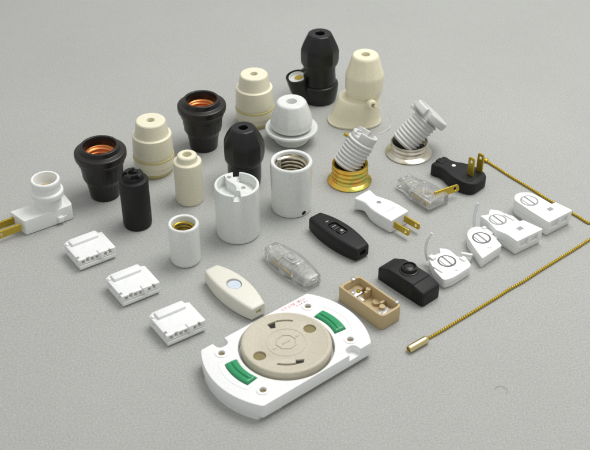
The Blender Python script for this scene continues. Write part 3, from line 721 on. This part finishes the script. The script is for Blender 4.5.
for xx in (-20, -16, -12.5): dt.append(rbox(xx-.5, xx+.5, -5.2, 5.2, 10.2, 11.4, .3, .2))
dt.append(rbox(-4, 12, -8.8, -7.4, 10.4, 11.6, .4, .3)); dt.append(rbox(-4, 8, 6.4, 7.8, 10.4, 11.6, .4, .3))
out('top_relief', join(*dt), CLEAR, t)
q = local(zpts([(350, 290), (540, 225)], 7.87, 390, 160, 8.0), x, y, -51)
ang = math.degrees(math.atan2(q[1][1]-q[0][1], q[1][0]-q[0][0])); lnb = math.hypot(q[1][0]-q[0][0], q[1][1]-q[0][1])
out('prong', move(blade(lnb, 6.0, 1.4), rot=(-22, 0, 0)), BRASS, t, loc=(q[0][0], q[0][1], 9.4), rot=(0, 0, ang))
out('terminal', join(rbox(-2, 7, -6.4, -4.4, 3, 7.5, .4, .3), cyl(1, -3.0, 3, 8, 2.0, 20), rbox(12, 15, -8.0, -6.2, 3, 7, .4, .3)), BRASS, t)
out('terminal', join(rbox(0, 9, 3.4, 5.2, 3, 7.0, .4, .3), cyl(4, 2.4, 3, 7.8, 1.9, 20)), BRASS, t)
for kx, ky in ((-5, 5.0), (9, -4.5), (13, 3.0), (-12, 0)): out('rivet', lathe([(0, 7.0), (1.7, 7.0), (1.5, 8.3, .4), (0, 8.5)], 20), BELL, t, loc=(kx, ky, 0))
out('wire_clamp', join(rbox(-8, -6.2, -4, 4, 2.2, 5, .3, .3), cyl(-6, -5, 2, 6, 1.3, 16), cyl(10, 0, 2, 7, 1.5, 16)), STEEL, t)

# ------------------------------------------------------------------ white track-light style connectors with dials
def dial(t, cxy, z, r, rz, ring=None):
    ring = ring or GREYINK
    c = Vector((*cxy, z))
    b = boole(lathe([(0, -.2), (r-.6, -.2), (r-.6, .5, .2), (0, .5)], 56), [box(-r-2, r+2, -.8, .8, .0, 2), box(-r-2, r+2, 4.1, 9, .05, 2), box(-r-2, r+2, -9, -4.1, .05, 2)])
    b = bev(b, .15, 2, 50)
    d = out('dial', b, WHITE, t, loc=c, rot=(0, 0, rz))
    out('dial_ring', lathe([(r-.6, -.3), (r+.65, -.3), (r+.65, .10), (r-.6, .10), (r-.6, -.3)], 56), ring, d)
    out('dial_slot', join(box(-r+1.0, r-1.0, -.6, .6, .0, .06), box(-r+3.2, r-3.2, 4.2, 4.5, .0, .12), box(-r+3.2, r-3.2, -4.5, -4.2, .0, .12)), GREYINK, d)
def mark(t, cxy, z, rz):
    bs_ = [box(-1.3+i*.75, -.9+i*.75, -.7+.3*(i % 2), .7, 0, .08) for i in range(4)]
    out('moulded_mark', join(*bs_), GREYINK, t, loc=(*cxy, z), rot=(0, 0, rz))
def traced(name, label, outline, s, ox, oy, z, rr, rz, cat='connector', shrink=.96, z0=.3, group=None, bevw=.6):
    W = zpts(outline, s, ox, oy, z)
    x = sum(a.x for a in W)/len(W); y = sum(a.y for a in W)/len(W)
    t = thing(name, label, cat, x, y, rz, group)
    Lc = local(W, x, y, rz)
    area = sum(Lc[i-1][0]*Lc[i][1]-Lc[i][0]*Lc[i-1][1] for i in range(len(Lc)))
    if area < 0: Lc = Lc[::-1]; rr = rr[::-1] if isinstance(rr, list) else rr
    up = rpoly(Lc, rr, 5)
    lo = [Vector((p[0]*shrink, p[1]*shrink)) for p in up]
    base = prism([Vector((p[0]*.985, p[1]*.985)) for p in up], z0, z*.42, lo)
    out('base', bev(base, .3, 2), WHITE2, t)
    F = lambda px, py: local(zpts([(px, py)], s, ox, oy, z), x, y, rz)[0]
    return t, prism(up, z*.42+.35, z), F
G = 'small white corner connectors with dials'
# second (D-shaped)
t, b, F = traced('dial_connector', 'white D-shaped connector with dark-ringed dial, second from the black box switch', [(306, 112), (302, 82), (320, 55), (350, 42), (392, 44), (436, 68), (478, 108), (526, 163), (400, 247), (345, 172)], 6.42, 420, 220, 10, [3, 5, 6, 6, 6, 6, 3, 1, 1, 3], -48, group=G)
out('housing', bev(b, .6, 3), WHITE, t)
dial(t, F(395, 115), 10, 6.6, -9, DIALRING); mark(t, F(446, 178), 10, 38)
f = F(300, 200)
out('side_clip', join(rbox(-3.5, 3.5, -2.2, 2.2, .3, 4.2, .8, .4), rbox(-1, 4.2, -1.2, 1.2, 3.6, 6.8, .6, .4), move(tube([(0, 0, 0), (6, 0, 0)], 1.3, 12), (-4.5, 1, 5))), WHITE2, t, loc=(f[0]-.5, f[1]+1.5, 0), rot=(0, 0, 30))
# first (open with strap)
t, b, F = traced('dial_connector', 'white open connector with dial and thin curled strap next to the black box switch', [(60, 262), (62, 225), (98, 222), (132, 208), (122, 180), (182, 184), (240, 232), (262, 238), (290, 233), (328, 282), (322, 300), (215, 368), (152, 388), (96, 328)], 6.42, 420, 220, 9, [1, 1, .5, 1, 1, 3, 3, 1, 1, 3, 2, 3, 3, 2], -48, group=G)
out('housing', bev(b, .5, 2), WHITE, t)
dial(t, F(172, 264), 9, 6.4, -9, DIALRING); mark(t, F(232, 322), 9, 38)
a_ = F(78, 250); b_ = F(112, 235); c_ = F(270, 255); d_ = F(120, 320)
out('hinge', join(rbox(a_[0]-3, a_[0]+2, a_[1]-1.5, a_[1]+2.5, 8.6, 10.8, .6, .4), rbox(c_[0]-2.6, c_[0]+2.8, c_[1]-.8, c_[1]+.8, 8.8, 10.2, .4, .3), rbox(d_[0]-5, d_[0]+4, d_[1]-1, d_[1]+.4, 8.8, 9.9, .3, .25)), WHITE, t)
q0 = at(427.5, 258, 6); q = local([q0], *[v/MM for v in t.location[:2]], -48)[0]
def strap(t, base, height, lean, m, name='strap', w=2.2, th=.7):
    # a thin ribbon rising from the connector and curling over
    path = smooth_path([(0, 0, 0), (-lean*.35, 0, height*.22), (-lean*.45, 0, height*.5), (-lean*.15, 0, height*.8), (lean*.35, 0, height)], 6)
    bm = bmesh.new(); rings = []
    for i, p_ in enumerate(path):
        tn_ = (path[min(i+1, len(path)-1)]-path[max(i-1, 0)]).normalized(); nn = tn_.cross(Vector((0, 1, 0)))
        ww = w*(1-.5*i/len(path))
        rings.append([bm.verts.new(p_+sx*ww/2*Vector((0, 1, 0))+sy*th/2*nn) for sx, sy in ((-1, -1), (1, -1), (1, 1), (-1, 1))])
    for a, b in zip(rings, rings[1:]):
        for k in range(4): bm.faces.new((a[k], a[(k+1) % 4], b[(k+1) % 4], b[k]))
    bm.faces.new(rings[0]); bm.faces.new(rings[-1][::-1]); bmesh.ops.recalc_face_normals(bm, faces=bm.faces)
    return out(name, bm, m, t, loc=base, rot=(0, 0, 48))
strap(t, (q[0], q[1], 4.5), 25, 4.6, WHITE2, 'strap', 2.4, 1.7)
# third (with translucent strap)
t, b, F = traced('dial_connector', 'white stepped connector with translucent strap and jagged end, third from the black box switch', [(78, 132), (122, 126), (128, 98), (180, 106), (212, 128), (242, 130), (278, 160), (300, 154), (400, 200), (268, 263), (215, 226), (160, 205), (118, 160)], 5.13, 465, 190, 14, [1, 1, 2, 3, 1, 2, 1, 1, 1, 1, 3, 1, 2], -48, group=G, z0=.3)
fl = F(334, 231)
win = [prism(rpoly([(-6.2, -1.6), (6.2, -1.6), (6.2, 1.6), (-6.2, 1.6)], .4), 0, 0.001)]; win[0].free()
def window_cut(F, A, B, wl, z0, z1, u, depth=2.2):
    """cutter through the front face between corners A and B at fraction u"""
    a = Vector(F(*A)); b = Vector(F(*B)); d = (b-a).normalized(); n = Vector((d.y, -d.x)); n = n if n.x > 0 else -n
    c = a+(b-a)*u
    pts = [c-d*wl/2-n*depth, c+d*wl/2-n*depth, c+d*wl/2+n*4, c-d*wl/2+n*4]
    return prism([(p[0], p[1]) for p in pts], z0, z1)
b = boole(b, [window_cut(F, (268, 263), (400, 200), 8.6, 6.3, 12.2, .29), window_cut(F, (268, 263), (400, 200), 7.6, 6.3, 11.4, .70)])
out('housing', bev(b, .5, 2, 40), WHITE, t)
dial(t, F(168, 152), 14, 6.4, -9)
s_ = F(282, 197); out('square_inset', rbox(-2.4, 2.4, -1.9, 1.9, 13.8, 14.12, .2, .08), GREYINK, t, loc=(s_[0], s_[1], 0), rot=(0, 0, 85))
a_ = F(120, 190); b_ = F(225, 135)
out('side_clip', join(rbox(-4, 4, -2.5, 2, 4.5, 9.5, .8, .4), rbox(-6, -3, -1.5, 1.5, 6, 11, .6, .4), rbox(3, 9, -1.5, 1, 4.5, 8, .4, .3)), WHITE, t, loc=(a_[0], a_[1]+1, 0))
out('latch', rbox(-4, 6, -1.2, 1.2, 13.6, 15.0, .5, .3), WHITE, t, loc=(b_[0], b_[1]-1.0, 0))
q = local([at(474.5, 225, 8)], *[v/MM for v in t.location[:2]], -48)[0]
strap(t, (q[0], q[1], 6), 23, 1.6, MILKY, 'strap', 3.4, 1.9)
# fourth (intact long)
t, b, F = traced('dial_connector', 'intact white stepped connector with rounded dial end, rightmost beside the chain', [(252, 50), (256, 24), (284, 12), (334, 11), (378, 32), (446, 72), (464, 62), (552, 104), (430, 166), (335, 106)], 5.13, 465, 190, 14, [4, 5, 6, 6, 4, 1, 1, 1, 1, 2], -48, group=G)
b = boole(b, [window_cut(F, (430, 166), (552, 104), 8.6, 6.3, 12.2, .29), window_cut(F, (430, 166), (552, 104), 7.6, 6.3, 11.4, .70)])
out('housing', bev(b, .5, 2, 40), WHITE, t)
dial(t, F(330, 55), 14, 6.6, -9)
s_ = F(437, 98); out('square_inset', rbox(-2.4, 2.4, -1.9, 1.9, 13.8, 14.12, .2, .08), GREYINK, t, loc=(s_[0], s_[1], 0), rot=(0, 0, 85))

# ------------------------------------------------------------------ pull chain
e0 = at(408.5, 349.5, 2.9); e1 = at(427.5, 338.6, 2.9)
t = thing('pull_chain', 'long yellow brass bead chain ending in a brass bell, lying to the right', 'pull chain', e1.x, e1.y, 0)
pts = [at(430, 337, 1.6), at(470, 313.5, 1.6), at(510, 289, 1.6), at(550, 264, 1.6), at(589, 239.5, 1.6), Vector((246, -9, 0)).xy, Vector((246, 1, 0)).xy, at(588, 222, 1.6), at(560, 206, 1.6), at(520, 182, 1.6), at(486, 160.5, 1.6)]
rk = random.Random(11); dense = []
for a, b in zip(pts, pts[1:]):
    for k in range(3):
        q_ = Vector(a[:2]).lerp(Vector(b[:2]), k/3); dense.append(Vector((q_.x-e1.x+rk.uniform(-.35, .35), q_.y-e1.y+rk.uniform(-.35, .35), 1.3)))
dense.append(Vector((pts[-1][0]-e1.x, pts[-1][1]-e1.y, 1.3)))
path = smooth_path(dense, 9)
beads = bmesh.new()
def sphere_at(bm, c, r, d=None):
    m_ = Matrix.Translation(c)
    bmesh.ops.create_uvsphere(bm, u_segments=10, v_segments=7, radius=r, matrix=m_)
acc = 0.0; nextd = 0.0; pitch = 2.15
for a, b in zip(path, path[1:]):
    seg = (b-a).length
    while nextd <= acc+seg:
        sphere_at(beads, a+(b-a)*((nextd-acc)/seg), 1.2); nextd += pitch
    acc += seg
chain = join(beads, tube(path, .5, 8))
out('bead_chain', chain, BRASSC, t)
out('end_ball', lathe([(0, 0), (1.6, .3), (2.3, 1.6), (1.9, 3.0), (0, 3.9)], 24), BRASSC, t, loc=(path[-1].x, path[-1].y, 0))
d = e0-e1; az = math.degrees(math.atan2(d.y, d.x))
bell = lathe([(0, -.5), (1.3, -.5, .3), (2.5, .8, .5), (2.8, 2.2, .4), (2.8, d.length-1.2, .5), (2.5, d.length, .3), (1.9, d.length, .2), (1.8, d.length-2.5), (0, d.length-2.5)], 10)
out('bell', move(bell, (0, 0, 2.85), (0, 90, 0)), BELL, t, rot=(0, 0, az), sharp=50)

# ------------------------------------------------------------------ fibre and specks on the paper
p = at(501, 391)
fb = out('lint_fibre', tube(smooth_path([(-4, 1.5, .15), (-1.5, 4, .2), (2, 3.6, .5), (4, .5, .3), (3.0, -2.5, .15)], 6), .12, 6), GREYINK)
fb.location = (p.x*MM, p.y*MM, .0002); fb['label'] = 'tiny curled grey lint fibre lying on bare paper at lower right'; fb['category'] = 'lint'

# ------------------------------------------------------------------ light
w = bpy.data.worlds.new('World'); S.world = w; w.use_nodes = True
wn = w.node_tree; bg = wn.nodes['Background']
tcw = wn.nodes.new('ShaderNodeTexCoord'); sep = wn.nodes.new('ShaderNodeSeparateXYZ'); rp = wn.nodes.new('ShaderNodeValToRGB')
wn.links.new(tcw.outputs['Generated'], sep.inputs[0]); wn.links.new(sep.outputs['Z'], rp.inputs['Fac']); wn.links.new(rp.outputs['Color'], bg.inputs['Color'])
rp.color_ramp.elements[0].position = 0.0; rp.color_ramp.elements[0].color = (0.50, 0.505, 0.50, 1)
rp.color_ramp.elements[1].position = 1.0; rp.color_ramp.elements[1].color = (0.98, 0.985, 0.98, 1)
bg.inputs['Strength'].default_value = 0.74
def area(name, loc, target, size, size_y, power, color):
    l = bpy.data.lights.new(name, 'AREA'); l.shape = 'RECTANGLE'; l.size = size; l.size_y = size_y; l.energy = power; l.color = color
    o = bpy.data.objects.new(name, l); col.objects.link(o); o.location = loc
    o.rotation_euler = (Vector(target)-Vector(loc)).to_track_quat('-Z', 'Y').to_euler(); return o
area('softbox', (0.34, 0.27, 1.05), (0.02, -0.04, 0), 0.75, 0.6, 9.6, (1.0, 0.99, 0.97))

# ------------------------------------------------------------------ camera
cam = bpy.data.cameras.new('camera'); co = bpy.data.objects.new('camera', cam); col.objects.link(co)
co.location = Vector((0, CY, CZ))*MM
co.rotation_euler = (PI/2-PITCH, 0, 0)
cam.sensor_fit = 'HORIZONTAL'; cam.sensor_width = 36; cam.lens = 36*FPX/590
cam.clip_start = 0.02; cam.clip_end = 50
cam.dof.use_dof = True; cam.dof.focus_distance = 0.85; cam.dof.aperture_fstop = 18
S.camera = co
S.view_settings.view_transform = 'Standard'; S.view_settings.look = 'None'; S.view_settings.exposure = 0.06; S.view_settings.gamma = 1
